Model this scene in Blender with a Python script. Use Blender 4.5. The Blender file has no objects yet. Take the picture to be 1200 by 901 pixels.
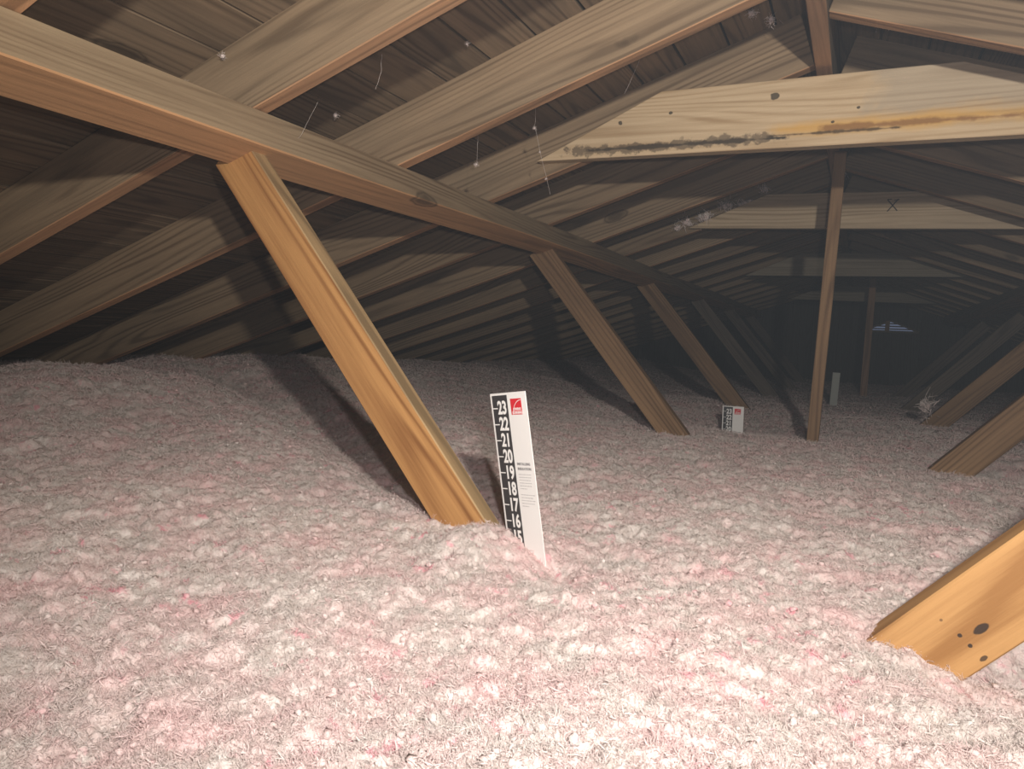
import bpy, bmesh, math, random
import numpy as np
from mathutils import Vector, Matrix
random.seed(7)
SC = bpy.context.scene
COL = SC.collection
DZ = 0.75                       # height of the lens above the joists

# ------------------------------------------------------------------ camera
cam_d = bpy.data.cameras.new('camera'); cam = bpy.data.objects.new('camera', cam_d); COL.objects.link(cam)
right = Vector((0.900, 0.433, 0.050)); up = Vector((-0.076, 0.043, 0.996)); back = Vector((0.429, -0.900, 0.072))
back.normalize(); right = (right - back*right.dot(back)).normalized(); up = back.cross(right)
M = Matrix((right, up, back)).transposed().to_4x4(); M.translation = Vector((0, 0, DZ))
cam.matrix_world = M
cam_d.sensor_width = 36; cam_d.lens = 36*842/1200; cam_d.clip_start = 0.02
SC.camera = cam

# ------------------------------------------------------------------ world, light, exposure
w = bpy.data.worlds.new('world'); SC.world = w; w.use_nodes = True
bg = w.node_tree.nodes['Background']; bg.inputs[0].default_value = (0.55, 0.50, 0.66, 1); bg.inputs[1].default_value = 0.07
# thin dusty haze in the attic air
_vs = w.node_tree.nodes.new('ShaderNodeVolumeScatter'); _vs.inputs['Color'].default_value = (0.80, 0.92, 1.0, 1); _vs.inputs['Density'].default_value = 0.0075
w.node_tree.links.new(_vs.outputs[0], w.node_tree.nodes['World Output'].inputs['Volume'])
def lamp(name, typ, loc, power, col, radius=0.01, aim=None, size=2.4, blend=1.0):
    d = bpy.data.lights.new(name, typ); d.energy = power; d.color = col; d.shadow_soft_size = radius
    if typ == 'SPOT': d.spot_size = size; d.spot_blend = blend
    o = bpy.data.objects.new(name, d); COL.objects.link(o); o.location = loc
    if aim is not None:
        o.rotation_euler = (Vector(aim) - Vector(loc)).to_track_quat('-Z', 'Y').to_euler()
    return o
LP = (0.25, -0.18, DZ + 0.33)
lamp('work_light', 'SPOT', LP, 112, (1.0, 0.94, 0.86), 0.02, aim=(-0.70, 2.6, DZ + 0.38), size=2.55, blend=1.0)
lamp('camera_fill', 'SPOT', (0.045, 0.02, DZ + 0.05), 29, (1.0, 0.93, 0.95), 0.012, aim=(-0.9, 2.2, DZ - 0.02), size=2.3, blend=1.0)  # weak spot at the lens, added to fill the shadows
SC.view_settings.view_transform = 'Standard'; SC.view_settings.look = 'None'
SC.view_settings.gamma = 1; SC.view_settings.use_curve_mapping = False
SC.view_settings.exposure = 0.0
SC.cycles.use_denoising = True

# ------------------------------------------------------------------ node helpers
def mat(name):
    m = bpy.data.materials.new(name); m.use_nodes = True
    return m, m.node_tree, m.node_tree.nodes['Principled BSDF']
def N(nt, typ, **kw):
    n = nt.nodes.new(typ)
    for k, v in kw.items():
        if k.startswith('i_'):
            key = k[2:]; key = int(key) if key.isdigit() else key
            n.inputs[key].default_value = v
        else: setattr(n, k, v)
    return n
def L(nt, a, b): nt.links.new(a, b)
def ramp(nt, src, stops, interp='LINEAR'):
    r = nt.nodes.new('ShaderNodeValToRGB'); e = r.color_ramp.elements; r.color_ramp.interpolation = interp
    while len(e) < len(stops): e.new(0.5)
    for i, (p, c) in enumerate(stops):
        e[i].position = p; e[i].color = (c, c, c, 1) if isinstance(c, (int, float)) else (*c, 1)
    if src is not None: L(nt, src, r.inputs[0])
    return r.outputs[0]
def mixc(nt, fac, a, b, blend='MIX'):
    m = nt.nodes.new('ShaderNodeMix'); m.data_type = 'RGBA'; m.blend_type = blend
    for s, v in ((m.inputs[0], fac), (m.inputs[6], a), (m.inputs[7], b)):
        if isinstance(v, (int, float)): s.default_value = v
        elif isinstance(v, tuple): s.default_value = (*v, 1)
        else: L(nt, v, s)
    return m.outputs[2]
def math_(nt, op, a, b=None, c=None):
    m = nt.nodes.new('ShaderNodeMath'); m.operation = op
    for i, v in enumerate((a, b, c)):
        if v is None: continue
        if isinstance(v, (int, float)): m.inputs[i].default_value = v
        else: L(nt, v, m.inputs[i])
    return m.outputs[0]

def wood(name, light, dark, rough=0.75, knots=0.5, grain=1.0, grime=0.4, grimecol=(0.05, 0.045, 0.04), under=None, ring=95.0, extra=None, uax=(0, 0, -1)):
    """sawn timber, grain along local X; under = colour of the bottom edge / face (local -Z)"""
    m, nt, bs = mat(name)
    tc = N(nt, 'ShaderNodeTexCoord'); oi = N(nt, 'ShaderNodeObjectInfo')
    rnd = N(nt, 'ShaderNodeVectorMath', operation='SCALE'); rnd.inputs[0].default_value = (13.1, 3.7, 5.9); L(nt, oi.outputs['Random'], rnd.inputs['Scale'])
    co = N(nt, 'ShaderNodeVectorMath', operation='ADD'); L(nt, tc.outputs['Object'], co.inputs[0]); L(nt, rnd.outputs[0], co.inputs[1])
    def scaled(v):
        s = N(nt, 'ShaderNodeVectorMath', operation='MULTIPLY'); L(nt, co.outputs[0], s.inputs[0]); s.inputs[1].default_value = v; return s.outputs[0]
    # knots
    vk = N(nt, 'ShaderNodeTexVoronoi'); L(nt, scaled((2.0, 5.0, 5.0)), vk.inputs['Vector']); vk.inputs['Scale'].default_value = 1.0
    kd = vk.outputs['Distance']
    pull = math_(nt, 'DIVIDE', 0.06, math_(nt, 'ADD', kd, 0.10))
    # rings: distance from a wandering pith
    n1 = N(nt, 'ShaderNodeTexNoise', i_Scale=1.0, i_Detail=2.0); L(nt, scaled((0.9, 6, 6)), n1.inputs['Vector'])
    sep = N(nt, 'ShaderNodeSeparateXYZ'); L(nt, co.outputs[0], sep.inputs[0])
    rad = math_(nt, 'ADD', math_(nt, 'MULTIPLY', sep.outputs[1], 1.0), math_(nt, 'MULTIPLY', sep.outputs[2], 0.9))
    n0 = N(nt, 'ShaderNodeTexNoise', i_Scale=1.0, i_Detail=1.0); L(nt, scaled((0.45, 9, 9)), n0.inputs['Vector'])
    ph = math_(nt, 'ADD', math_(nt, 'MULTIPLY', rad, ring*3.2), math_(nt, 'MULTIPLY', n0.outputs[0], 75.0))
    ph = math_(nt, 'ADD', ph, math_(nt, 'MULTIPLY', n1.outputs[0], 30.0))
    ph = math_(nt, 'ADD', ph, math_(nt, 'MULTIPLY', pull, 16.0*knots))
    rings = math_(nt, 'MULTIPLY_ADD', math_(nt, 'SINE', ph), 0.5, 0.5)
    rings = math_(nt, 'POWER', rings, 2.6)
    nA = N(nt, 'ShaderNodeTexNoise', i_Scale=1.0, i_Detail=2.0); L(nt, scaled((1.1, 14, 14)), nA.inputs['Vector'])
    rings = math_(nt, 'MULTIPLY', rings, ramp(nt, nA.outputs[0], [(0.35, 0.15), (0.65, 1.0)]))
    n2 = N(nt, 'ShaderNodeTexNoise', i_Scale=1.0, i_Detail=6.0, i_Roughness=0.7); L(nt, scaled((5, 130, 130)), n2.inputs['Vector'])
    n4 = N(nt, 'ShaderNodeTexNoise', i_Scale=1.0, i_Detail=3.0, i_Roughness=0.6); L(nt, scaled((1.2, 30, 30)), n4.inputs['Vector'])
    n3 = N(nt, 'ShaderNodeTexNoise', i_Scale=1.0, i_Detail=4.0, i_Roughness=0.6); L(nt, scaled((1.7, 7, 7)), n3.inputs['Vector'])
    g = math_(nt, 'ADD', math_(nt, 'MULTIPLY', rings, 0.36*grain), math_(nt, 'ADD', math_(nt, 'MULTIPLY', n2.outputs[0], 0.45), math_(nt, 'MULTIPLY', n4.outputs[0], 0.5)))
    col = mixc(nt, ramp(nt, g, [(0.36, 0.0), (0.76, 1.0)]), light, tuple(c*0.85 for c in dark))
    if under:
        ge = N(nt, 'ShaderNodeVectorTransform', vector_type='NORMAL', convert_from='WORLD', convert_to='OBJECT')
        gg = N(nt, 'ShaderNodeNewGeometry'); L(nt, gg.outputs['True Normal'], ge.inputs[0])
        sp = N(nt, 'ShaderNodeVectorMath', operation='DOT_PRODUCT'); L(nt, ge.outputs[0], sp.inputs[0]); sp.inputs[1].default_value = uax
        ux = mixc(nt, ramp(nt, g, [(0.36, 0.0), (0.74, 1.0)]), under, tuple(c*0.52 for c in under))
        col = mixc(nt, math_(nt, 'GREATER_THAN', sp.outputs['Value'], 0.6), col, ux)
    # grime blotches
    gm = math_(nt, 'MULTIPLY', ramp(nt, n3.outputs[0], [(0.42, 0.0), (0.72, 1.0)]), grime)
    col = mixc(nt, gm, col, grimecol)
    # per piece brightness
    hv = N(nt, 'ShaderNodeHueSaturation'); L(nt, col, hv.inputs['Color'])
    L(nt, math_(nt, 'MULTIPLY_ADD', oi.outputs['Random'], 0.28, 0.70), hv.inputs['Value'])
    col = hv.outputs[0]
    # knot cores and rims
    ndist = N(nt, 'ShaderNodeTexNoise', i_Scale=30.0); L(nt, co.outputs[0], ndist.inputs['Vector'])
    kk = math_(nt, 'ADD', kd, math_(nt, 'MULTIPLY_ADD', ndist.outputs[0], 0.06, -0.03))
    core = ramp(nt, kk, [(0.055, 0.9), (0.085, 0.5), (0.10, 0.95), (0.125, 0.0)])
    sepc = N(nt, 'ShaderNodeSeparateColor'); L(nt, vk.outputs['Color'], sepc.inputs[0])
    pick = math_(nt, 'GREATER_THAN', sepc.outputs[0], 1.0 - knots*0.75)
    col = mixc(nt, math_(nt, 'MULTIPLY', math_(nt, 'MULTIPLY', core, pick), 0.78), col, tuple(c*0.28 for c in dark))
    if extra: col = extra(nt, tc.outputs['Object'], col)
    L(nt, col, bs.inputs['Base Color']); bs.inputs['Roughness'].default_value = rough
    bs.inputs['Specular IOR Level'].default_value = 0.25
    b = N(nt, 'ShaderNodeBump', i_Strength=0.5, i_Distance=0.0015); L(nt, n2.outputs[0], b.inputs['Height']); L(nt, b.outputs[0], bs.inputs['Normal'])
    return m

def box_mask(nt, P, x0, x1, z0, z1, soft, wob, scale):
    """irregular blotch between x0..x1 and z0..z1 of the object's own coordinates"""
    n = N(nt, 'ShaderNodeTexNoise', i_Scale=scale, i_Detail=5.0, i_Roughness=0.65); L(nt, P, n.inputs['Vector'])
    s = N(nt, 'ShaderNodeSeparateXYZ'); L(nt, P, s.inputs[0])
    d = math_(nt, 'MULTIPLY_ADD', n.outputs[0], wob*2, -wob)
    def inside(v, a, b, k):
        c, h = (a+b)/2, (b-a)/2
        e = math_(nt, 'SUBTRACT', h, math_(nt, 'ABSOLUTE', math_(nt, 'SUBTRACT', v, c)))
        e = math_(nt, 'ADD', e, math_(nt, 'MULTIPLY', d, k))
        m_ = math_(nt, 'DIVIDE', e, soft*k); cl = N(nt, 'ShaderNodeClamp'); L(nt, m_, cl.inputs[0]); return cl.outputs[0]
    return math_(nt, 'MULTIPLY', inside(s.outputs[0], x0, x1, 3.0), inside(s.outputs[1], z0, z1, 1.0))

def spot_mask(nt, P, cx, cy, r, asp=1.0, wob=0.25):
    n = N(nt, 'ShaderNodeTexNoise', i_Scale=0.9/r, i_Detail=3.0); L(nt, P, n.inputs['Vector'])
    s = N(nt, 'ShaderNodeVectorMath', operation='SUBTRACT'); L(nt, P, s.inputs[0]); s.inputs[1].default_value = (cx, cy, 0)
    m = N(nt, 'ShaderNodeVectorMath', operation='MULTIPLY'); L(nt, s.outputs[0], m.inputs[0]); m.inputs[1].default_value = (1/(r*asp), 1/r, 0)
    le = N(nt, 'ShaderNodeVectorMath', operation='LENGTH'); L(nt, m.outputs[0], le.inputs[0])
    v = math_(nt, 'ADD', le.outputs['Value'], math_(nt, 'MULTIPLY_ADD', n.outputs[0], 2*wob, -wob))
    return ramp(nt, v, [(0.80, 1.0), (1.0, 0.0)])
def tie_stain(nt, P, col):
    M_ = lambda x0, x1, z0, z1, soft, wob, sc, q: math_(nt, 'MULTIPLY', box_mask(nt, P, x0, x1, z0, z1, soft, wob, sc), q)
    col = mixc(nt, M_(0.10, 0.80, -0.02, 0.11, 0.02, 0.05, 7, 0.45), col, (0.36, 0.32, 0.26))
    col = mixc(nt, M_(-0.14, 0.85, -0.062, -0.018, 0.02, 0.022, 6, 0.8), col, (0.64, 0.37, 0.10))
    col = mixc(nt, M_(0.02, 0.45, -0.052, -0.036, 0.006, 0.014, 13, 0.75), col, (0.22, 0.10, 0.04))
    col = mixc(nt, M_(-0.60, -0.05, -0.066, -0.054, 0.004, 0.013, 22, 0.95), col, (0.03, 0.027, 0.022))
    col = mixc(nt, M_(-0.12, 0.20, -0.058, -0.050, 0.004, 0.009, 22, 0.85), col, (0.05, 0.035, 0.022))
    col = mixc(nt, M_(-0.66, -0.08, -0.074, -0.046, 0.006, 0.030, 40, 0.7), col, (0.08, 0.06, 0.04))
    for (cx, cz, r) in ((-0.095, 0.045, 0.011), (-0.50, 0.01, 0.006), (-0.36, 0.026, 0.005), (0.045, -0.03, 0.004), (0.10, 0.0, 0.004)):
        col = mixc(nt, math_(nt, 'MULTIPLY', spot_mask(nt, P, cx, cz, r, 1.15, 0.45), 0.9), col, (0.06, 0.05, 0.035))
    return col

M_DECK = wood('weathered_deck_wood', (0.300, 0.215, 0.135), (0.150, 0.105, 0.066), knots=0.75, grime=0.35, grimecol=(0.13, 0.105, 0.075), ring=70)
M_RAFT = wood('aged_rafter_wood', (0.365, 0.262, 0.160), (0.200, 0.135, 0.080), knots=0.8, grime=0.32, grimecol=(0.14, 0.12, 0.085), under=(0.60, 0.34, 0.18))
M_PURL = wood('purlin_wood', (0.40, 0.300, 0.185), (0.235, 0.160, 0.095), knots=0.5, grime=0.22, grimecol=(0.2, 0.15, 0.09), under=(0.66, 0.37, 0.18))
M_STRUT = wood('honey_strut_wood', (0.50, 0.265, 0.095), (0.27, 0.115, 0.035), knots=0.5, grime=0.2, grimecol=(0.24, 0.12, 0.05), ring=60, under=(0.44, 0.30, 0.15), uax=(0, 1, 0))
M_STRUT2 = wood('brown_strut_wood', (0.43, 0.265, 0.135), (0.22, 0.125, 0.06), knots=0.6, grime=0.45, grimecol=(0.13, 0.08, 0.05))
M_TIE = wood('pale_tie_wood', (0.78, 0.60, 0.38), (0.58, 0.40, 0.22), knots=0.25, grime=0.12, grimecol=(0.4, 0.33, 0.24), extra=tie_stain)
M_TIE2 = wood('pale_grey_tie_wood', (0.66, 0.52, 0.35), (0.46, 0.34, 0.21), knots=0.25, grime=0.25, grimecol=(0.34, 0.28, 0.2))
M_TIE3 = wood('far_dimmed_tie_wood', (0.40, 0.34, 0.25), (0.28, 0.23, 0.16), knots=0.25, grime=0.25, grimecol=(0.2, 0.18, 0.14))  # tie colour lowered to imitate light falling off with distance
M_GABLE = wood('far_dimmed_gable_wood', (0.085, 0.085, 0.07), (0.05, 0.05, 0.04), knots=0.3)  # gloom of the far end painted into the plank colour
M_STRUT3 = wood('far_dimmed_strut_wood', (0.22, 0.17, 0.12), (0.13, 0.10, 0.07), knots=0.5)  # strut wood darkened to stand for the weak light far back
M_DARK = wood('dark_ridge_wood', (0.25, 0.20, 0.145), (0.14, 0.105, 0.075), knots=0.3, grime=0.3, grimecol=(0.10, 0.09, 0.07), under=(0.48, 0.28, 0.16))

def plain(name, c, rough=0.6, emit=None, es=0):
    m, nt, bs = mat(name); bs.inputs['Base Color'].default_value = (*c, 1); bs.inputs['Roughness'].default_value = rough
    if emit: bs.inputs['Emission Color'].default_value = (*emit, 1); bs.inputs['Emission Strength'].default_value = es
    return m
M_WHITE = plain('ruler_card', (0.80, 0.79, 0.76), 0.5)
M_PRINTW = plain('white_print', (0.82, 0.81, 0.78), 0.5)
M_BLACK = plain('charcoal_print', (0.035, 0.033, 0.034), 0.5)
M_RED = plain('red_print', (0.62, 0.02, 0.03), 0.5)
M_GREYP = plain('grey_print', (0.22, 0.21, 0.21), 0.5)
M_PALEP = plain('pale_grey_print', (0.48, 0.47, 0.46), 0.5)
M_FELT = plain('felt', (0.02, 0.02, 0.02), 0.95)
M_INK = plain('pencil_black', (0.03, 0.025, 0.02), 0.8)
M_NAIL = plain('rusty_nail_steel', (0.10, 0.07, 0.05), 0.5)
M_PALE = plain('dusty_pale_wood', (0.42, 0.44, 0.40), 0.8)
M_SKY = plain('daylight', (0.1, 0.1, 0.12), 0.8, (0.45, 0.55, 0.85), 0.16)

def fluff_material(name, pinkness=1.0):
    m, nt, bs = mat(name)
    tc = N(nt, 'ShaderNodeTexCoord')
    def noise(s, d=4.0, r=0.6):
        n = N(nt, 'ShaderNodeTexNoise', i_Scale=s, i_Detail=d, i_Roughness=r); L(nt, tc.outputs['Object'], n.inputs['Vector']); return n.outputs[0]
    white, cream, pink, rose = (0.82, 0.75, 0.70), (0.62, 0.54, 0.49), (0.83, 0.57, 0.555), (0.84, 0.38, 0.43)
    col = mixc(nt, ramp(nt, noise(75, 5, 0.7), [(0.38, 0), (0.62, 1)]), cream, white)
    col = mixc(nt, math_(nt, 'MULTIPLY', ramp(nt, noise(11, 5, 0.7), [(0.42, 0), (0.66, 1)]), 0.75*pinkness), col, pink)
    spots = ramp(nt, noise(38, 3, 0.6), [(0.60, 0), (0.70, 1)]); big = ramp(nt, noise(4.2, 3), [(0.42, 0.15), (0.58, 1)])
    col = mixc(nt, math_(nt, 'MULTIPLY', math_(nt, 'MULTIPLY', spots, big), 0.85*pinkness), col, rose)
    L(nt, col, bs.inputs['Base Color']); bs.inputs['Roughness'].default_value = 1.0
    bs.inputs['Specular IOR Level'].default_value = 0.05
    b = N(nt, 'ShaderNodeBump', i_Strength=0.8, i_Distance=0.004); L(nt, noise(330, 5, 0.75), b.inputs['Height']); L(nt, b.outputs[0], bs.inputs['Normal'])
    return m
M_FLUFF = fluff_material('pink_glass_wool')
M_TUFT = fluff_material('pale_glass_wool', 0.35)

# ------------------------------------------------------------------ object helpers
def tag(o, label=None, cat=None, group=None, kind=None):
    if label: o['label'] = label
    if cat: o['category'] = cat
    if group: o['group'] = group
    if kind: o['kind'] = kind
    return o
def empty(name, loc=(0, 0, 0)):
    o = bpy.data.objects.new(name, None); o.location = loc; o.empty_display_size = 0.05; COL.objects.link(o); return o
def link(name, me, m=None, parent=None):
    o = bpy.data.objects.new(name, me); COL.objects.link(o)
    if m and not me.materials: me.materials.append(m)
    if parent: o.parent = parent
    return o
def frame(o, origin, xa, ya, parent_world=None):
    xa = Vector(xa).normalized(); ya = Vector(ya); ya = (ya - xa*ya.dot(xa)).normalized(); za = xa.cross(ya)
    m = Matrix((xa, ya, za)).transposed().to_4x4(); m.translation = Vector(origin)
    o.matrix_basis = m; return o
def child(o, par):
    o.matrix_basis = par.matrix_basis.inverted() @ o.matrix_basis; o.parent = par; return o
def prism_mesh(name, poly, t, bev=0.0015, bow=0.0, seg=1):
    """outline poly in local XY, thickness t along Z (centred)"""
    bm = bmesh.new()
    a = [bm.verts.new((x, y, -t/2)) for x, y in poly]; b = [bm.verts.new((x, y, t/2)) for x, y in poly]
    n = len(poly)
    bm.faces.new(list(reversed(a))); bm.faces.new(b)
    for i in range(n): bm.faces.new((a[i], a[(i+1) % n], b[(i+1) % n], b[i]))
    bmesh.ops.recalc_face_normals(bm, faces=bm.faces)
    if bev: bmesh.ops.bevel(bm, geom=list(bm.edges), offset=bev, segments=1, affect='EDGES')
    me = bpy.data.meshes.new(name); bm.to_mesh(me); bm.free(); return me
def timber_mesh(name, ln, wd, th, bev=0.0018, seed=0, wob=0.0015, nseg=None, cut0=0.0, cut1=0.0):
    """board along local X from 0 to ln, width wd along Y (centred), thickness th along Z (centred);
    cut0/cut1 shift the Y ends for a slanted cut; small waviness of edges"""
    rs = random.Random(seed); nseg = nseg or max(2, int(ln/0.25))
    bm = bmesh.new(); rings = []
    w1, w2 = rs.uniform(0, 6), rs.uniform(0, 6)
    for i in range(nseg+1):
        t = i/nseg; x = ln*t
        dy = wob*math.sin(w1+x*2.1); dz = wob*math.sin(w2+x*1.7)
        r = []
        for sy, sz in ((-1, -1), (1, -1), (1, 1), (-1, 1)):
            sh = cut0*(1-t)**8 + cut1*t**8 if (cut0 or cut1) else 0
            if i == 0: sh = cut0
            elif i == nseg: sh = cut1
            else: sh = 0
            r.append(bm.verts.new((x + sy*sh*0.5, sy*wd/2 + dy + rs.uniform(-1, 1)*wob*0.4, sz*th/2 + dz)))
        rings.append(r)
    for a, b in zip(rings, rings[1:]):
        for k in range(4): bm.faces.new((a[k], a[(k+1) % 4], b[(k+1) % 4], b[k]))
    bm.faces.new(rings[0]); bm.faces.new(list(reversed(rings[-1])))
    bmesh.ops.recalc_face_normals(bm, faces=bm.faces)
    if bev:
        ed = [e for e in bm.edges if len(e.link_faces) == 2 and e.calc_face_angle(0) > 0.6]
        bmesh.ops.bevel(bm, geom=ed, offset=bev, segments=1, affect='EDGES')
    me = bpy.data.meshes.new(name); bm.to_mesh(me); bm.free(); return me

# roof geometry (heights relative to the lens, DZ added on placing)
TAN = 0.3365; COS = 1/math.sqrt(1+TAN*TAN); SIN = TAN*COS
XR = -0.13                                  # ridge line
ZR = 0.762 + TAN*XR                         # rafter underside at the ridge
RD = 0.140                                  # rafter depth
OFF = RD/COS                                # vertical distance rafter underside > deck underside
XE = 3.55                                   # run from ridge to eave
def under(x): return ZR - TAN*abs(x - XR)
YB, YG = -1.0, 9.2                          # rear end of what is built, gable wall

# ------------------------------------------------------------------ setting: deck, floor, gable wall
NB = int(XE/COS/0.1203)
for side in (-1, 1):
    ceil = empty('ceiling', (XR, 0, DZ + ZR + OFF)); tag(ceil, kind='structure')
    protos = {}
    for b in range(NB+1):
        s = 0.012 + b*0.1203 + 0.060
        x = XR + side*s*COS; z = ZR + OFF - s*SIN + 0.0095*COS
        cuts = [YB]
        y = random.choice([1.06, 1.54, 2.49, 3.47, 4.45]) if random.random() < 0.75 else YG
        while y < YG: cuts.append(y); y += random.choice([2.45, 3.43, 3.92])
        cuts.append(YG)
        for y0, y1 in zip(cuts, cuts[1:]):
            if y1 - y0 < 0.12: continue
            ln = round(y1 - y0 - 0.003, 3)
            me = timber_mesh('roof_board', ln, 0.1150 + random.uniform(-0.0012, 0.0012), 0.019, 0.001, seed=b*7+side, wob=0.0008, nseg=2)
            o = link('roof_board', me, M_DECK)
            frame(o, (x, y0, DZ + z + random.uniform(-0.0012, 0.0012)), (0, 1, 0), (side*COS, 0, -SIN))
            child(o, ceil)
    s = XE/COS
    fm = prism_mesh('roofing_felt', [(YB, 0), (YG+0.1, 0), (YG+0.1, s), (YB, s)], 0.006, 0)
    o = link('roofing_felt', fm, M_FELT)
    frame(o, (XR, 0, DZ + ZR + OFF + 0.030), (0, 1, 0), (side*COS, 0, -SIN))
    child(o, ceil)
o = link('floor', prism_mesh('floor', [(XR-XE, YB), (XR+XE, YB), (XR+XE, YG), (XR-XE, YG)], 0.02, 0), M_FELT); o.location = (0, 0, -0.011); tag(o, kind='structure')

# gable wall of vertical planks with a triangular vent
wall = empty('wall_back', (XR, YG, 0)); tag(wall, kind='structure')
VX0, VX1, VZ0, VZ1 = 0.03, 0.60, 0.225, 0.345
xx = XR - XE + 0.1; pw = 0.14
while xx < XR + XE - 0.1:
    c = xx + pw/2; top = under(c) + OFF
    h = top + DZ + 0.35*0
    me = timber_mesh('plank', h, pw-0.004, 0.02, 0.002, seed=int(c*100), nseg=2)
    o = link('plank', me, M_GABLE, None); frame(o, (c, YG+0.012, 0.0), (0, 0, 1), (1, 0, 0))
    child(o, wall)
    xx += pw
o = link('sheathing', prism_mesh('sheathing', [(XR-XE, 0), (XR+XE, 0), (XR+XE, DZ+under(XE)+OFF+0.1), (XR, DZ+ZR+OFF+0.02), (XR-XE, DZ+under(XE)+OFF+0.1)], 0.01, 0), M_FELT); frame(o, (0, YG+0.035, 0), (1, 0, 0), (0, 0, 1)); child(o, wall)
vent = empty('gable_vent', ((VX0+VX1)/2, YG, DZ + VZ0)); tag(vent, 'small triangular louvred vent glowing bluish with daylight high in the far gable wall', 'vent')
hw = (VX1-VX0)/2; hh = VZ1-VZ0
o = link('pane', prism_mesh('pane', [(-hw+.02, 0.012), (hw-.02, 0.012), (0.0, hh-0.012)], 0.006, 0), M_SKY); frame(o, ((VX0+VX1)/2, YG-0.004, DZ+VZ0), (1, 0, 0), (0, 0, 1)); child(o, vent)
for a, b in (((-hw, 0), (hw, 0)), ((-hw, 0), (0, hh)), ((hw, 0), (0, hh))):
    a = Vector(a); b = Vector(b); d = b-a
    o = link('frame', timber_mesh('frame', d.length, 0.02, 0.02, 0.001, nseg=1), M_DARK); frame(o, ((VX0+VX1)/2+a.x, YG-0.012, DZ+VZ0+a.y), (d.x, 0, d.y), (0, 1, 0)); child(o, vent)
o = link('mullion', timber_mesh('mullion', hh, 0.045, 0.02, 0.001, nseg=1), M_DARK); frame(o, ((VX0+VX1)/2-0.03, YG-0.014, DZ+VZ0), (0, 0, 1), (1, 0, 0)); child(o, vent)
for k in range(1, 4):
    zz = hh*k/4.0; half = hw*(1-k/4.0)
    o = link('slat', timber_mesh('slat', 2*half, 0.012, 0.010, 0.001, nseg=1), M_DARK); frame(o, ((VX0+VX1)/2-half, YG-0.012, DZ+VZ0+zz), (1, 0, 0), (0, 0.6, 0.8)); child(o, vent)

# ------------------------------------------------------------------ rafters
ORD = ['nearest', 'second', 'third', 'fourth', 'fifth', 'sixth', 'seventh', 'eighth']
def rafter(side, yfar, label, group):
    x0 = XR + side*0.020; x1 = XR + side*(XE-0.08)
    ln = (x1-x0)*side/COS
    me = timber_mesh('rafter', ln, RD, 0.038, 0.002, seed=int(yfar*100)+side, wob=0.0012, nseg=10)
    o = link('rafter', me, M_RAFT2)
    # local X down the slope, local Z = up normal, so the under edge is -Z : mesh width lies along Z
    zz = under(x0)
    org = Vector((x0, yfar-0.019, DZ + zz)) + Vector((side*SIN, 0, COS))*(RD/2)
    xa = Vector((side*COS, 0, -SIN)); up_ = Vector((side*SIN, 0, COS))
    o.matrix_world = Matrix(((xa.x, (up_.cross(xa)).x, up_.x, org.x), (xa.y, (up_.cross(xa)).y, up_.y, org.y), (xa.z, (up_.cross(xa)).z, up_.z, org.z), (0, 0, 0, 1)))
    tag(o, label, 'rafter', group); return o
M_RAFT2 = M_RAFT
def rot_mesh_YZ(me):                        # swap so that width lies along Z
    for v in me.vertices: v.co = Vector((v.co.x, -v.co.z, v.co.y))
LEFT_Y = [0.62, 1.08, 1.555, 2.04, 2.51, 3.0] + [3.0+0.49*k for k in range(1, 13)]
RIGHT_Y = [1.26, 1.73] + [1.73+0.492*k for k in range(1, 16)]
def words(i, side):
    s = 'left' if side < 0 else 'right'
    if side < 0:
        base = ['orange-edged rafter crossing the top left corner above the near purlin end',
                'aged rafter with orange underside crossing the purlin right at the nearest strut top',
                'long tan rafter on the left slope, the next one beyond the nearest strut',
                'greyish rafter on the left slope meeting the left tip of the stained tie',
                'greyish rafter on the left slope crossing just before the second strut',
                'dim rafter on the left slope crossing just past the second strut top']
        if i < len(base): return base[i]
        if i < 12: return f'dim rafter on the left slope, {ORD[i-5]} one beyond the second strut top'
        return 'faint far rafter deep in the hazy end of the left slope'
    base = ['rafter on the right slope nearest the camera, above the top right corner',
            'tan rafter on the right slope crossing the top right corner above the stained tie',
            'shadowed brown rafter on the right slope directly behind the stained tie']
    if i < len(base): return base[i]
    if i < 9: return f'dim rafter on the right slope, {ORD[i-2]} one counting from behind the stained tie'
    return 'faint far rafter deep in the hazy end of the right slope'
for side, ys in ((-1, LEFT_Y), (1, RIGHT_Y)):
    for i, y in enumerate(ys):
        o = rafter(side, y, words(i, side), 'rafters of the left roof slope' if side < 0 else 'rafters of the right roof slope')
        rot_mesh_YZ(o.data)

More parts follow.
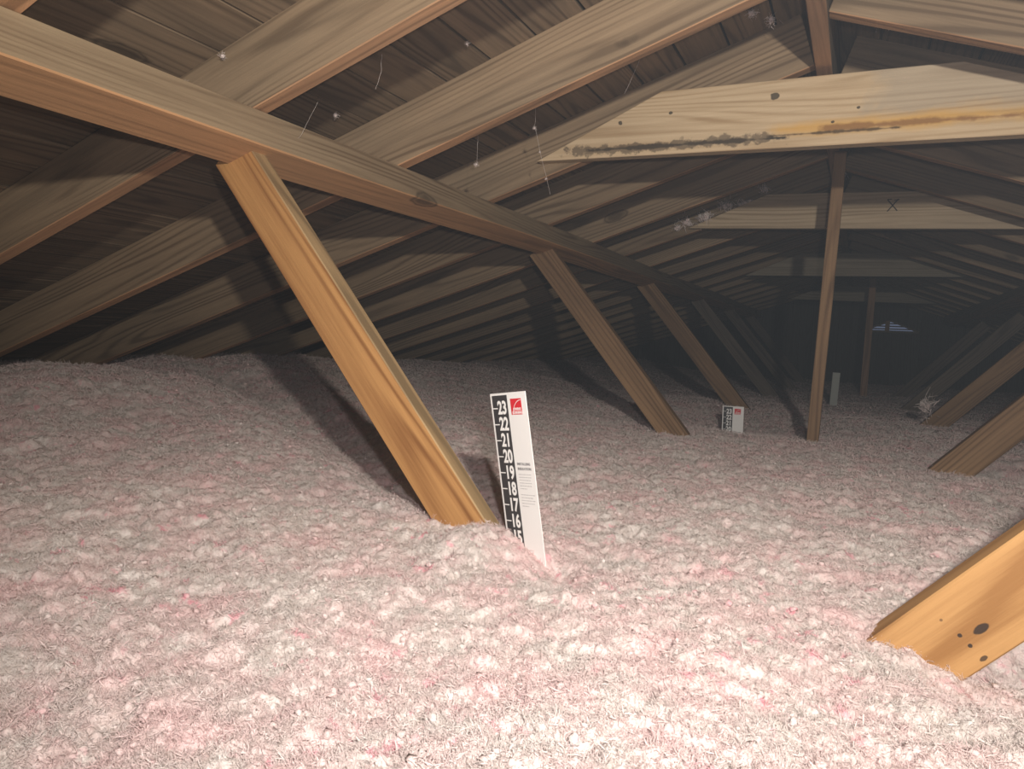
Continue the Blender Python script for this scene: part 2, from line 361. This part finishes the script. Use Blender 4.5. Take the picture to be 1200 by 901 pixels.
# ------------------------------------------------------------------ ridge board, purlins
me = timber_mesh('ridge_board', YG-YB, 0.185, 0.038, 0.002, seed=3, nseg=12); rot_mesh_YZ(me)
o = link('ridge_board', me, M_DARK); o.matrix_world = Matrix.Translation((XR, YB, DZ+0.690+0.0925)) @ Matrix.Rotation(math.pi/2, 4, 'Z')
tag(o, 'dark ridge board running along the peak where both rafter rows meet', 'ridge board')
for side in (-1, 1):
    # square-ish timber fixed under the rafters, its section squared to the slope
    ux = XR + side*0.935
    upn = Vector((side*SIN, 0, COS)); dn = Vector((side*COS, 0, -SIN))
    c = Vector((ux, 0, under(ux))) - upn*0.0375 + dn*0.0475
    me = timber_mesh('purlin', YG-YB-0.6, 0.095, 0.075, 0.0025, seed=11+side, wob=0.003, nseg=16); 
    o = link('purlin', me, M_PURL)
    xa = Vector((0, 1, 0)); 
    ya = upn.cross(xa)
    o.matrix_world = Matrix(((xa.x, ya.x, upn.x, c.x), (xa.y, ya.y, upn.y, YB+0.3), (xa.z, ya.z, upn.z, c.z+DZ), (0, 0, 0, 1)))
    tag(o, 'long square purlin under the left rafters, carried by the leaning struts' if side < 0 else 'dim purlin under the right rafters at the right edge, seen far back', 'purlin')

# ------------------------------------------------------------------ struts
def strut(name, edge_bottom, direction, length, yfront, m, label, group, th=0.038, wd=0.089, seed=0, side=-1):
    """edge_bottom: point on the outer long edge of the wide face (X, Z); direction: unit-ish (dx, dz) upward"""
    d = Vector((direction[0], 0, direction[1])).normalized()
    n = Vector((-side*d.z, 0, side*d.x)) if side < 0 else Vector((d.z, 0, -d.x))
    n = Vector((abs(d.z), 0, abs(d.x))) if side < 0 else Vector((abs(d.z), 0, -abs(d.x)))
    base = Vector((edge_bottom[0], yfront+th/2, edge_bottom[1]+DZ)) + n*(wd/2)
    me = timber_mesh('strut', length, wd, th, 0.002, seed=seed, wob=0.0012)
    o = link('strut', me, m)
    frame(o, base, d, n)
    tag(o, label, 'strut', group); return o
GL, GR = 'struts leaning left up to the left purlin', 'struts leaning right up to the right purlin'
LAB = ['honey coloured wooden strut standing beside the near depth ruler',
       'brown knotty strut leaning left, second from the camera, behind the near ruler',
       'brown strut leaning left, standing just behind the far depth ruler',
       'dim strut leaning left, next one beyond the far ruler',
       'faint strut leaning left, between the dim strut and the centre post',
       'very faint last strut leaning left, nearest the far gable']
dl = Vector((-1.177+0.646, 0.308+0.315)); LLEN = dl.length; dl.normalize()
for k in range(6):
    y = [1.04, 2.55, 4.04, 5.53, 7.0, 8.45][k]
    ext = 0.42
    e = (-0.646 - dl.x*ext, -0.315 - dl.y*ext)
    n = Vector((abs(dl.y), abs(dl.x)))
    # length so that the top butts against the under side of the purlin
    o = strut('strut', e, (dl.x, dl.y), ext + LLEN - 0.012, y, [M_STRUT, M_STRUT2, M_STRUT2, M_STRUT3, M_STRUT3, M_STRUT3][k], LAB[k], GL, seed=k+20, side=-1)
RLAB = ['honey coloured strut with black knots cutting the right edge nearest the camera',
        'tan strut leaning right, middle one of the three clear ones at the right edge',
        'dusty brown strut leaning right, farthest of the three clear ones at the right edge',
        'faint greyish strut leaning right, just behind the white fluff tuft', 'faintest and farthest strut leaning right, near the gable vent']
def strut1_knots(nt, P, col):
    for (cx, cy, r, q, a_) in ((0.5076, 0.0096, 0.0050, .95, 2.0), (0.4856, 0.0035, 0.0026, .95, 1), (0.4858, 0.0176, 0.0026, .95, 1), (0.4866, 0.0354, 0.0028, .85, 1.8), (0.4827, -0.0198, 0.0018, .6, 1)):
        col = mixc(nt, math_(nt, 'MULTIPLY', spot_mask(nt, P, cx, cy, r, a_, 0.2), q), col, (0.03, 0.02, 0.015))
    return col
M_STRUTR = wood('honey_strut_wood_knotty', (0.50, 0.285, 0.11), (0.32, 0.155, 0.05), knots=0.15, grime=0.12, grimecol=(0.3, 0.16, 0.07), ring=60, extra=strut1_knots)
for k in range(5):
    y = [0.93, 2.42, 3.92, 5.42, 6.95][k]
    ex = [0.048, 0.222, 0.303, 0.33, 0.34][k]; d = Vector((0.669, 0.743))
    ext = 0.42
    e = (ex - d.x*ext, -0.330 - d.y*ext)
    top = [0.96, 0.86, 0.84, 0.83, 0.83][k]
    # stop below the rafters / purlin
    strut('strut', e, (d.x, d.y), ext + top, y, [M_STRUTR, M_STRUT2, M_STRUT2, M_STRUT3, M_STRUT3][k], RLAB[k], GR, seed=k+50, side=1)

# ------------------------------------------------------------------ ridge posts
def post(x, y, wd, label, zb=-0.60, zt=0.688, tilt=0.0, m=M_STRUT2, cat='post'):
    h = zt - zb
    me = timber_mesh('ridge_post', h, wd, 0.038, 0.002, seed=int(y*10))
    o = link('ridge_post', me, m); frame(o, (x, y, DZ+zb), (tilt, 0, 1), (1, 0, 0)); tag(o, label, cat)
    return o
post(-0.128, 2.81, 0.040, 'slim upright post in the middle, rising from the insulation to the ridge', m=M_STRUT2, tilt=0.018)
post(-0.105, 6.9, 0.055, 'faint thin post far back right of the slim middle post', m=M_DARK, tilt=0.0).location.x = 0.075

# ------------------------------------------------------------------ collar ties
def tie(pts, yfront, m, label):
    """pts: outline (X, Z) in the plane across the attic"""
    cx = sum(p[0] for p in pts)/4; cz = sum(p[1] for p in pts)/4
    me = prism_mesh('collar_tie', [(x-cx, z-cz) for x, z in pts], 0.038, 0.002)
    o = link('collar_tie', me, m); frame(o, (cx, yfront+0.019, DZ+cz), (1, 0, 0), (0, 0, 1))
    tag(o, label, 'collar tie', 'collar ties across the ridge'); return o
k = 1.96/1.99
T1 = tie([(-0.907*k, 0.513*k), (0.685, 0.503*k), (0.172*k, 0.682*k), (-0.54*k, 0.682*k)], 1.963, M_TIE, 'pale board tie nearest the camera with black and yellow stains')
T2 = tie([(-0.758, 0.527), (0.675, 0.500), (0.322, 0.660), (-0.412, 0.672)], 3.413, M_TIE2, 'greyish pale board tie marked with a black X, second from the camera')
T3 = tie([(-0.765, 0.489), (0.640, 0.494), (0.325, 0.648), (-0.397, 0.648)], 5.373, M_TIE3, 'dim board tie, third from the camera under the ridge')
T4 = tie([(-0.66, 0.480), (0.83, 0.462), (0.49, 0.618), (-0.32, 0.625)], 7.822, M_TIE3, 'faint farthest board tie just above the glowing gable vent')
# X mark on the second tie
bm = bmesh.new()
def stroke(a, b, wdt):
    a = Vector((a[0], 0, a[1])); b = Vector((b[0], 0, b[1])); d = (b-a).normalized(); n = Vector((-d.z, 0, d.x))*wdt
    q = [a-n, b-n, b+n, a+n]; v = [bm.verts.new(p) for p in q] + [bm.verts.new(p+Vector((0, 0.0015, 0))) for p in q]
    bm.faces.new(v[:4]); bm.faces.new(v[4:][::-1])
    for i in range(4): bm.faces.new((v[i], v[4+i], v[4+(i+1) % 4], v[(i+1) % 4]))
stroke((-0.018, -0.024), (0.020, 0.026), 0.0022); stroke((-0.020, 0.025), (0.019, -0.022), 0.0022); stroke((-0.020, 0.026), (-0.004, 0.026), 0.0016); stroke((0.006, 0.022), (0.024, 0.024), 0.0016)
bmesh.ops.recalc_face_normals(bm, faces=bm.faces)
me = bpy.data.meshes.new('pencil_mark'); bm.to_mesh(me); bm.free()
mk = link('pencil_mark', me, M_INK); mk.matrix_basis = Matrix.Translation((0.085, 3.4120, DZ+0.606)); child(mk, T2); mk['label'] = 'black X mark'

# ------------------------------------------------------------------ noise
def hsh(ix, iy, s):
    h = (ix.astype(np.int64)*374761393 + iy.astype(np.int64)*668265263 + s*2147483647) & 0xffffffff
    h = ((h ^ (h >> 13))*1274126177) & 0xffffffff
    h = (h ^ (h >> 16)) & 0xffffffff
    h = ((h*2246822519) & 0xffffffff); h ^= (h >> 15)
    return (h & 0xffffff).astype(np.float64)/0xffffff
def vnoise(x, y, s=0):
    ix = np.floor(x); iy = np.floor(y); fx = x-ix; fy = y-iy
    fx = fx*fx*(3-2*fx); fy = fy*fy*(3-2*fy)
    a = hsh(ix, iy, s); b = hsh(ix+1, iy, s); c = hsh(ix, iy+1, s); d = hsh(ix+1, iy+1, s)
    return (a*(1-fx)+b*fx)*(1-fy)+(c*(1-fx)+d*fx)*fy
def fbm(x, y, o=4, s=0, g=0.5):
    r = 0; a = 1; t = 0
    for i in range(o): r = r + a*vnoise(x*2**i, y*2**i, s+i); t += a; a *= g
    return r/t
def puffs(x, y, s=0):
    """packed little balls: height of the highest ball above each point"""
    ix = np.floor(x); iy = np.floor(y); best = np.full(x.shape, -1.0)
    for dx in (-1, 0, 1):
        for dy in (-1, 0, 1):
            cx = ix+dx; cy = iy+dy
            px = cx+hsh(cx, cy, s); py = cy+hsh(cx, cy, s+1); r = 0.45+0.5*hsh(cx, cy, s+2); lift = 0.5*hsh(cx, cy, s+3)
            d2 = (x-px)**2+(y-py)**2
            h = (r+lift)*np.maximum(1-d2/(r*r), 0)**0.8
            best = np.maximum(best, h)
    return np.maximum(best, 0)

def sstep(t): t = np.clip(t, 0, 1); return t*t*(3-2*t)
def ground(x, y):
    z = -0.330 + 0*x
    z = z + 0.10*sstep((-1.3-x)/1.5) + 0.06*sstep((x-1.2)/1.5)
    z = z - 0.085*np.exp(-((x+0.42)**2+(y-3.30)**2)/0.40**2)
    z = z + 0.026*np.exp(-((x+0.51)**2+(y-0.96)**2)/0.075**2) - 0.02*np.exp(-((x+0.37)**2+(y-0.93)**2)/0.05**2)
    z = z + 0.035*sstep((0.9-y)/0.9)*(x < 5)*0.6
    z = z - 0.06*sstep((y-3.0)/3.0)
    # furrow running back from the nearest strut
    t = ((x+0.75)*(-0.82)+(y-1.18)*0.57); c = ((x+0.75)*0.57+(y-1.18)*0.82) - 0.06*np.sin(t*2.4)
    z = z - 0.045*np.exp(-(c/0.11)**2)*sstep((t+0.1)/0.3)*sstep((2.6-t)/0.8)
    # hollow below the near right strut
    z = z - 0.12*np.exp(-(((x-0.30)/0.17)**2+((y-1.07)/0.13)**2)**2)
    z = z - 0.09*np.exp(-((x-0.50)**2/0.16**2+(y-2.60)**2/0.16**2))
    z = z - 0.040*np.exp(-(((x-0.14)/0.10)**2+((y-0.89)/0.075)**2))
    # mounds
    z = z + 0.065*np.exp(-((x+2.3)**2/0.45**2+(y-1.55)**2/0.35**2)) - 0.03*np.exp(-((x+2.3)**2/0.5**2+(y-2.2)**2/0.25**2)) + 0.05*np.exp(-((x+2.7)**2/0.4**2+(y-2.9)**2/0.5**2))
    z = z + (0.045+0.06*sstep((-1.4-x)/0.8))*(fbm(x*1.6+3, y*1.6+7, 3, 5)-0.5) + 0.030*(fbm(x*6, y*6, 3, 15)-0.5)
    return z
def surface(x, y):
    wx = x+0.022*(fbm(x*55, y*55, 3, 31)-0.5); wy = y+0.022*(fbm(x*55+9, y*55, 3, 37)-0.5)
    r = np.sqrt(x*x+y*y)
    z = ground(x, y)
    z = z + 0.0080*(puffs(wx/0.045, wy/0.045, 41)-0.5)
    z = z + 0.0045*(puffs(wx/0.018+5, wy/0.018, 51)-0.5)
    z = z + 0.0190*(fbm(wx*42, wy*48, 4, 55, 0.62)-0.5)
    z = z + 0.0040*(vnoise(x*260, y*260, 71)-0.5) + 0.0030*(vnoise(x*520, y*520, 75)-0.5)*np.clip(2.5/r, 0, 1)
    lim = 0.762+TAN*XR - TAN*np.abs(x-XR) + OFF - 0.012
    return np.minimum(z, lim)

# polar sheet round the viewpoint: fine near by, coarser far off
th = []
a = math.radians(-80)
while a < math.radians(80):
    th.append(a); deg = math.degrees(a)
    a += 0.0022 if -66 < deg < 14 else (0.006 if -75 < deg < 32 else 0.02)
th = np.array(th)
rr = [0.30]
while rr[-1] < 11.0:
    rr.append(rr[-1]*(1+0.0042)+0.0004)
rr = np.array(rr)
T, R = np.meshgrid(th, rr)
X = R*np.sin(T); Y = R*np.cos(T)
X = X.ravel(); Y = Y.ravel()
# clamp to the building
Yc = np.minimum(Y, YG-0.005); Xc = np.clip(X, XR-XE+0.05, XR+XE-0.05)
nr, nt_ = R.shape
idx = np.arange(nr*nt_).reshape(nr, nt_)
quads = np.stack([idx[:-1, :-1], idx[:-1, 1:], idx[1:, 1:], idx[1:, :-1]], -1).reshape(-1, 4)
out = (Y > YG+0.05) | (X < XR-XE-0.05) | (X > XR+XE+0.05)
quads = quads[~(out[quads].all(1))]
used = np.unique(quads); remap = np.zeros(nr*nt_, np.int64); remap[used] = np.arange(len(used))
quads = remap[quads]; X = Xc[used]; Y = Yc[used]
Z = surface(X, Y)
V = np.stack([X, Y, Z], 1)
print('sheet', len(V), len(quads))
NV = len(V)
rng = np.random.default_rng(5)
Rv = np.sqrt(X*X+Y*Y); front = (np.arctan2(X, Y) > math.radians(-72)) & (np.arctan2(X, Y) < math.radians(25)) & (Y < YG-0.1)
cand = np.nonzero(front)[0]
# flecks of curled fibre: bent double quads
NF = 70000
pi = rng.choice(cand, NF); P = V[pi] + rng.normal(0, 0.002, (NF, 3)); rv = Rv[pi]
ang = rng.uniform(0, 2*math.pi, NF); el = rng.normal(0.25, 0.45, NF)
D = np.stack([np.cos(ang)*np.cos(el), np.sin(ang)*np.cos(el), np.sin(el)], 1)
B = rng.normal(0, 1, (NF, 3)); B -= D*(B*D).sum(1, keepdims=True); B /= np.linalg.norm(B, axis=1, keepdims=True)
Nn = np.cross(D, B)
ln = rng.uniform(0.0025, 0.0065, NF)*np.clip(rv*0.6, 1, 1.9); wd = rng.uniform(0.00025, 0.0006, NF)*np.clip(rv*0.7, 1, 2.6)
bend = rng.uniform(0.2, 0.8, NF)*ln
Pm = P+np.array([0, 0, 0.002])
pts = []
for s in (-1, 0, 1):
    c = Pm + D*(ln*s)[:, None] + Nn*(bend*(1-abs(s))*0.8)[:, None]
    ww = wd*(1.0 if s == 0 else 0.55)
    pts += [c - B*ww[:, None], c + B*ww[:, None]]
FV = np.stack(pts, 1)                        # NF,6,3
fq = np.array([[0, 1, 3, 2], [2, 3, 5, 4]])
FQ = (np.arange(NF)*6)[:, None, None] + fq[None]
# loose clumps: lumpy twenty-sided balls
bm = bmesh.new(); bmesh.ops.create_icosphere(bm, subdivisions=1, radius=1); iv = np.array([v.co[:] for v in bm.verts]); itr = np.array([[v.index for v in f.verts] for f in bm.faces]); bm.free()
NC = 1500
pc = rng.choice(cand, NC); C0 = V[pc]; rc = Rv[pc]
size = rng.uniform(0.0018, 0.0055, NC)*np.clip(rc*0.5, 1, 1.8)
lump = rng.uniform(0.5, 1.45, (NC, 12, 1))
CV = C0[:, None, :] + iv[None]*lump*size[:, None, None]*np.array([1, 1, 0.85]) + np.array([0, 0, 0.0015])
CT = (np.arange(NC)*12)[:, None, None] + itr[None]
allv = np.concatenate([V, FV.reshape(-1, 3), CV.reshape(-1, 3)])
allv[:, 2] = np.maximum(allv[:, 2], -DZ+0.02)
q = np.concatenate([quads, FQ.reshape(-1, 4)+NV]); t = CT.reshape(-1, 3)+NV+NF*6
me = bpy.data.meshes.new('insulation_blanket')
me.vertices.add(len(allv)); me.vertices.foreach_set('co', allv.astype(np.float32).ravel())
me.loops.add(len(q)*4+len(t)*3); me.loops.foreach_set('vertex_index', np.concatenate([q.ravel(), t.ravel()]).astype(np.int32))
me.polygons.add(len(q)+len(t))
me.polygons.foreach_set('loop_start', np.concatenate([np.arange(len(q))*4, len(q)*4+np.arange(len(t))*3]).astype(np.int32))
me.polygons.foreach_set('use_smooth', np.concatenate([np.ones(len(quads), bool), np.zeros(len(q)-len(quads), bool), np.ones(len(t), bool)]))
me.update(calc_edges=True)
o = link('insulation', me, M_FLUFF); o.location = (0, 0, DZ)
tag(o, 'deep bed of fluffy pink and white blown insulation covering the whole floor', 'insulation', kind='stuff')

# fine glass fibres standing out of the bed
NH = 700000; K = 4
ph_ = rng.choice(cand, NH); P0 = V[ph_] + rng.normal(0, 0.0015, (NH, 3)); rh = Rv[ph_]
keep = P0[:, 1] < YG-0.1; P0 = P0[keep]; rh = rh[keep]; NH = len(P0)
ang = rng.uniform(0, 2*math.pi, NH); el = rng.uniform(-0.1, 1.25, NH)
D = np.stack([np.cos(ang)*np.cos(el), np.sin(ang)*np.cos(el), np.sin(el)], 1)
B = np.cross(D, rng.normal(0, 1, (NH, 3))); B /= np.linalg.norm(B, axis=1, keepdims=True)
ln = rng.uniform(0.003, 0.012, NH)*np.clip(rh*0.55, 0.9, 1.8); cv = rng.uniform(0.2, 1.3, NH)
HP = np.zeros((NH, K, 3))
for j in range(K):
    a_ = cv*1.6*j/(K-1); f = ln*np.where(a_ > 1e-3, np.sin(a_)/np.maximum(a_, 1e-3), 1)*(j/(K-1)); h_ = ln*(1-np.cos(a_))/np.maximum(a_, 1e-3)*(j/(K-1))
    HP[:, j] = P0 - np.array([0, 0, 0.001]) + D*f[:, None] + B*h_[:, None]
hc = bpy.data.hair_curves.new('fibre_fuzz'); hc.add_curves([K]*NH)
hc.attributes['position'].data.foreach_set('vector', HP.astype(np.float32).ravel())
rad_ = (rng.uniform(0.00013, 0.00034, NH)*np.clip(rh*0.85, 0.9, 3.0))[:, None]*np.array([1.0, 0.9, 0.75, 0.45])
ra = hc.attributes.get('radius') or hc.attributes.new('radius', 'FLOAT', 'POINT'); ra.data.foreach_set('value', rad_.astype(np.float32).ravel())
hc.materials.append(M_FLUFF)
hf = bpy.data.objects.new('fibre_fuzz', hc); COL.objects.link(hf); hf.parent = o; hf['kind'] = 'stuff'

# ------------------------------------------------------------------ tufts stuck on the timber
def tuft_mesh(name, r, seed, flat=1.0, stretch=1.0):
    g = np.random.default_rng(seed); vs = []; fs = []
    nb = g.integers(4, 8)
    for b in range(nb):
        c = np.clip(g.normal(0, r*0.26, 3), -r*.34, r*.34)*np.array([stretch, 1, flat])*(b > 0); s = r*g.uniform(0.28, 0.5)
        base = len(vs)
        vs += [tuple(c + iv[i]*s*g.uniform(0.55, 1.35)) for i in range(12)]
        fs += [tuple(int(k)+base for k in f) for f in itr]
    for b in range(110):
        c = g.normal(0, r*0.42, 3)*np.array([stretch, 1, flat]); d = g.normal(0, 1, 3); d /= np.linalg.norm(d); n = np.cross(d, g.normal(0, 1, 3)); n /= np.linalg.norm(n)
        l = r*g.uniform(0.3, 0.9); w_ = r*0.05; base = len(vs); e = g.normal(0, 1, 3)*l*0.3
        vs += [tuple(c-n*w_), tuple(c+n*w_), tuple(c+d*l+e-n*w_*.4), tuple(c+d*l+e+n*w_*.4)]; fs.append((base, base+1, base+3, base+2))
    me = bpy.data.meshes.new(name); me.from_pydata(vs, [], fs); me.update(); return me
def tuft(x, y, z, r, seed, label, group, stretch=1.0, flat=1.0):
    o = link('insulation_tuft', tuft_mesh('insulation_tuft', r, seed, flat, stretch), M_TUFT); o.location = (x, y, z+DZ)
    tag(o, label, 'tuft', group); return o
g = random.Random(4)
for i in range(16):                          # fluff blown against the deck along the slant of the second tie
    s = i/15; x = -0.80+0.66*s+g.uniform(-.02, .02); zl = 0.545 + 0.33*(x+0.76)
    zz = zl + g.uniform(0.0, 0.05)
    tuft(x, 3.44+g.uniform(-.03, .012) if x < -0.42 else 3.50, zz if x < -.42 else min(zz, under(x)+OFF-.05), g.uniform(0.014, 0.034), 100+i, 'white fluff caught along the left slant of the tie marked X', 'fluff tufts on the second tie', 1.5)
tuft(0.312, 3.86, -0.245, 0.045, 300, 'white tuft of fluff standing on the far right strut foot', None, 0.8, 1.4)

# ------------------------------------------------------------------ cobwebs with bits of fluff
def web(pts, label, bits=(), r=0.00028):
    cu = bpy.data.curves.new('cobweb', 'CURVE'); cu.dimensions = '3D'; cu.bevel_depth = r; cu.bevel_resolution = 0
    sp = cu.splines.new('POLY'); P = []
    for a, b in zip(pts, pts[1:]):
        for k in range(6): P.append(Vector(a).lerp(Vector(b), k/6))
    P.append(Vector(pts[-1])); sp.points.add(len(P)-1)
    for i, p in enumerate(P): sp.points[i].co = (p.x+g.uniform(-1, 1)*.0008, p.y, p.z+DZ+g.uniform(-1, 1)*.0008, 1)
    tmp = bpy.data.objects.new('tmp', cu); COL.objects.link(tmp)
    dg = bpy.context.evaluated_depsgraph_get(); me = bpy.data.meshes.new_from_object(tmp.evaluated_get(dg)); bpy.data.objects.remove(tmp)
    me.materials.clear()
    o = link('cobweb', me, M_TUFT); tag(o, label, 'cobweb', 'cobweb strands')
    for i, (x, y, z, rr_) in enumerate(bits):
        c = link('fluff_bit', tuft_mesh('fluff_bit', rr_, int(x*1000) % 977+i), M_TUFT); c.location = (x, y, z+DZ); c.parent = o
    return o
WEBS = []  # filled below
web([(-0.56, 1.73, 0.594), (-0.53, 1.73, 0.662), (-0.52, 1.73, 0.700)], 'short cobweb thread left of the stained tie, crooked upward')
web([(-0.774, 1.682, 0.600), (-0.774, 1.682, 0.522), (-0.754, 1.682, 0.451), (-0.722, 1.682, 0.349)], 'long cobweb thread with white specks hanging left of the stained tie tip', [(-0.774, 1.68, 0.515, 0.005), (-0.756, 1.68, 0.455, 0.003), (-0.735, 1.68, 0.388, 0.003)])
web([(-0.904, 1.624, 0.560), (-0.904, 1.624, 0.478), (-0.904, 1.624, 0.419)], 'cobweb thread ending in a white blob between two rafters', [(-0.904, 1.622, 0.419, 0.006)])
web([(-1.01, 1.15, 0.439), (-1.052, 1.15, 0.375), (-1.101, 1.15, 0.340)], 'slanting cobweb thread right above the nearest strut top')
web([(-0.868, 1.165, 0.520), (-0.868, 1.165, 0.487), (-0.88, 1.165, 0.456)], 'fine cobweb thread under the deck between the two nearest long rafters')
for i, (x, y, z, r_, lb) in enumerate([(-1.137, 1.027, 0.500, 0.006, 'white fluff bit wedged where the deck meets the near rafter, upper one'), (-1.246, 1.034, 0.463, 0.005, 'white fluff bit wedged where the deck meets the near rafter, lower one'),
        (-1.172, 1.40, 0.500, 0.007, 'white fluff bit under the deck just right of the nearest strut top'), (-0.813, 1.393, 0.620, 0.005, 'white fluff bit stuck on the deck at the top centre'),
        (-0.293, 1.86, 0.800, 0.012, 'white fluff bit near the ridge left of the orange-edged ridge board'), (-0.25, 1.88, 0.785, 0.012, 'larger white fluff bit close beside the ridge board'),
        (-0.006, 1.98, 0.79, 0.016, 'white fluff wisp stuck on the shadowed right rafter at the top')]):
    tuft(x, y, z, r_, 400+i, lb, None)

# ------------------------------------------------------------------ depth rulers
FONT = None
def text_mesh(s, size, sx, bold=0.0, align='LEFT', name='numeral'):
    cu = bpy.data.curves.new('t', 'FONT'); cu.body = s; cu.size = size; cu.offset = bold; cu.extrude = 0.0001; cu.align_x = align; cu.align_y = 'CENTER'
    cu.resolution_u = 4
    tmp = bpy.data.objects.new('tmp', cu); COL.objects.link(tmp)
    dg = bpy.context.evaluated_depsgraph_get(); me = bpy.data.meshes.new_from_object(tmp.evaluated_get(dg)); bpy.data.objects.remove(tmp)
    me.materials.clear(); me.name = name
    for v in me.vertices: v.co.x *= sx
    return me
INCH = 0.0254
def ruler(top_left, wdir, down, label, last, height=0.42, W=0.089):
    xa = Vector(wdir).normalized(); dn = Vector(down); dn = (dn - xa*dn.dot(xa)).normalized()
    ya = -dn; za = xa.cross(ya)
    root = empty('depth_ruler'); m = Matrix((xa, ya, za)).transposed().to_4x4(); tl = Vector(top_left); tl.z += DZ; m.translation = tl + dn*height
    root.matrix_basis = m; tag(root, label, 'ruler', 'insulation depth rulers')
    def put(name, me, mt, x, y, z=0.0):      # y measured down from the top edge
        o = link(name, me, mt); o.parent = root; o.location = (x, height-y, z); return o
    put('blade', prism_mesh('blade', [(0, -height), (W, -height), (W, 0), (0, 0)], 0.0012, 0.0002), M_WHITE, 0, 0, 0)
    z1 = 0.0008
    sx0, sx1 = 0.0045, 0.0430
    put('scale_strip', prism_mesh('scale_strip', [(sx0, -height+0.01), (sx1, -height+0.01), (sx1, -0.0035), (sx0, -0.0035)], 0.0002, 0), M_BLACK, 0, 0, z1)
    tick = prism_mesh('tick_mark', [(sx0, -0.0008), (sx0+0.0125, -0.0008), (sx0+0.0125, 0.0008), (sx0, 0.0008)], 0.0002, 0)
    y = 0.94*INCH
    for n in range(23, last-1, -1):
        put('tick_mark', tick, M_PRINTW, 0, y, z1+0.0002)
        put('numeral', text_mesh(str(n), 0.0285, 0.80, 0.0009), M_PRINTW, sx0+0.0125, y, z1+0.0003)
        y += INCH
    # red square emblem with a white arc and two short words
    lx = 0.0505; s = 0.0265; ly = 0.010
    sq = put('emblem', prism_mesh('emblem', [(0, -s*0.93), (s, -s*0.93), (s, 0), (0, 0)], 0.0002, 0), M_RED, lx, ly, z1)
    sq['label'] = 'red square emblem'
    bm = bmesh.new(); pr = None
    for i in range(13):
        a_ = math.radians(92 + 86*i/12); cx, cy, r0 = s*1.0, -s*0.95, s*0.88
        p = Vector((cx+math.cos(a_)*r0*0.95, cy+math.sin(a_)*r0, 0)); q_ = Vector((cx+math.cos(a_)*(r0-0.0010)*0.95, cy+math.sin(a_)*(r0-0.0010), 0))
        cur = (bm.verts.new(p), bm.verts.new(q_))
        if pr: bm.faces.new((pr[0], pr[1], cur[1], cur[0]))
        pr = cur
    am = bpy.data.meshes.new('arc'); bm.to_mesh(am); bm.free()
    a_ = link('arc', am, M_PRINTW); a_.parent = sq; a_.location = (0, 0, 0.0003)
    for txt, yy in (('OWENS', 0.62), ('CORNING', 0.82)):
        tx = link('lettering', text_mesh(txt, 0.0060, 0.86, 0.00012, 'CENTER', 'lettering'), M_PRINTW); tx.parent = sq; tx.location = (s*0.56, -s*yy, 0.0003)
    # printed paragraph
    y0 = 4.36*INCH
    put('heading', text_mesh('INSTALLING', 0.0056, 1.02, 0.00015, 'LEFT', 'heading'), M_GREYP, lx-0.001, y0, z1+0.0002)
    put('heading', text_mesh('INSULATION:', 0.0056, 0.98, 0.00015, 'LEFT', 'heading'), M_GREYP, lx-0.001, y0+0.0075, z1+0.0002)
    rg = random.Random(8); yy = y0+0.016
    for i in range(11):
        if i == 6: yy += 0.005
        w_ = (0.030 if i not in (5, 10) else 0.018) + rg.uniform(-0.003, 0.002); x = 0
        bm = bmesh.new()
        while x < w_:
            l_ = min(rg.uniform(0.002, 0.006), w_-x+0.001)
            vs = [bm.verts.new(p) for p in ((x, -0.0006, 0), (x+l_, -0.0006, 0), (x+l_, 0.0006, 0), (x, 0.0006, 0))]; bm.faces.new(vs); x += l_+0.0012
        pm = bpy.data.meshes.new('text_line'); bm.to_mesh(pm); bm.free()
        put('text_line', pm, M_PALEP, lx, yy, z1+0.0002); yy += 0.0044
    return root
ruler((-0.520, 1.012, -0.099), (0.080, -0.040, 0.0135), (0.050, 0.0, -0.22), 'white card depth ruler standing by the honey coloured strut', 12)
ruler((-0.508, 3.20, -0.270), (0.085, 0.0, 0.002), (-0.030, 0, -0.16), 'small far depth ruler tilted in front of the third left strut', 15, height=0.34)

# pale upright stake far behind the centre post
me = timber_mesh('marker_stake', 0.30, 0.045, 0.012, 0.001, nseg=2)
o = link('marker_stake', me, M_PALE); frame(o, (-0.115, 5.0, DZ-0.45), (0.02, 0, 1), (1, 0.3, 0)); tag(o, 'pale short upright stake in the fluff just right of the middle post', 'stake')
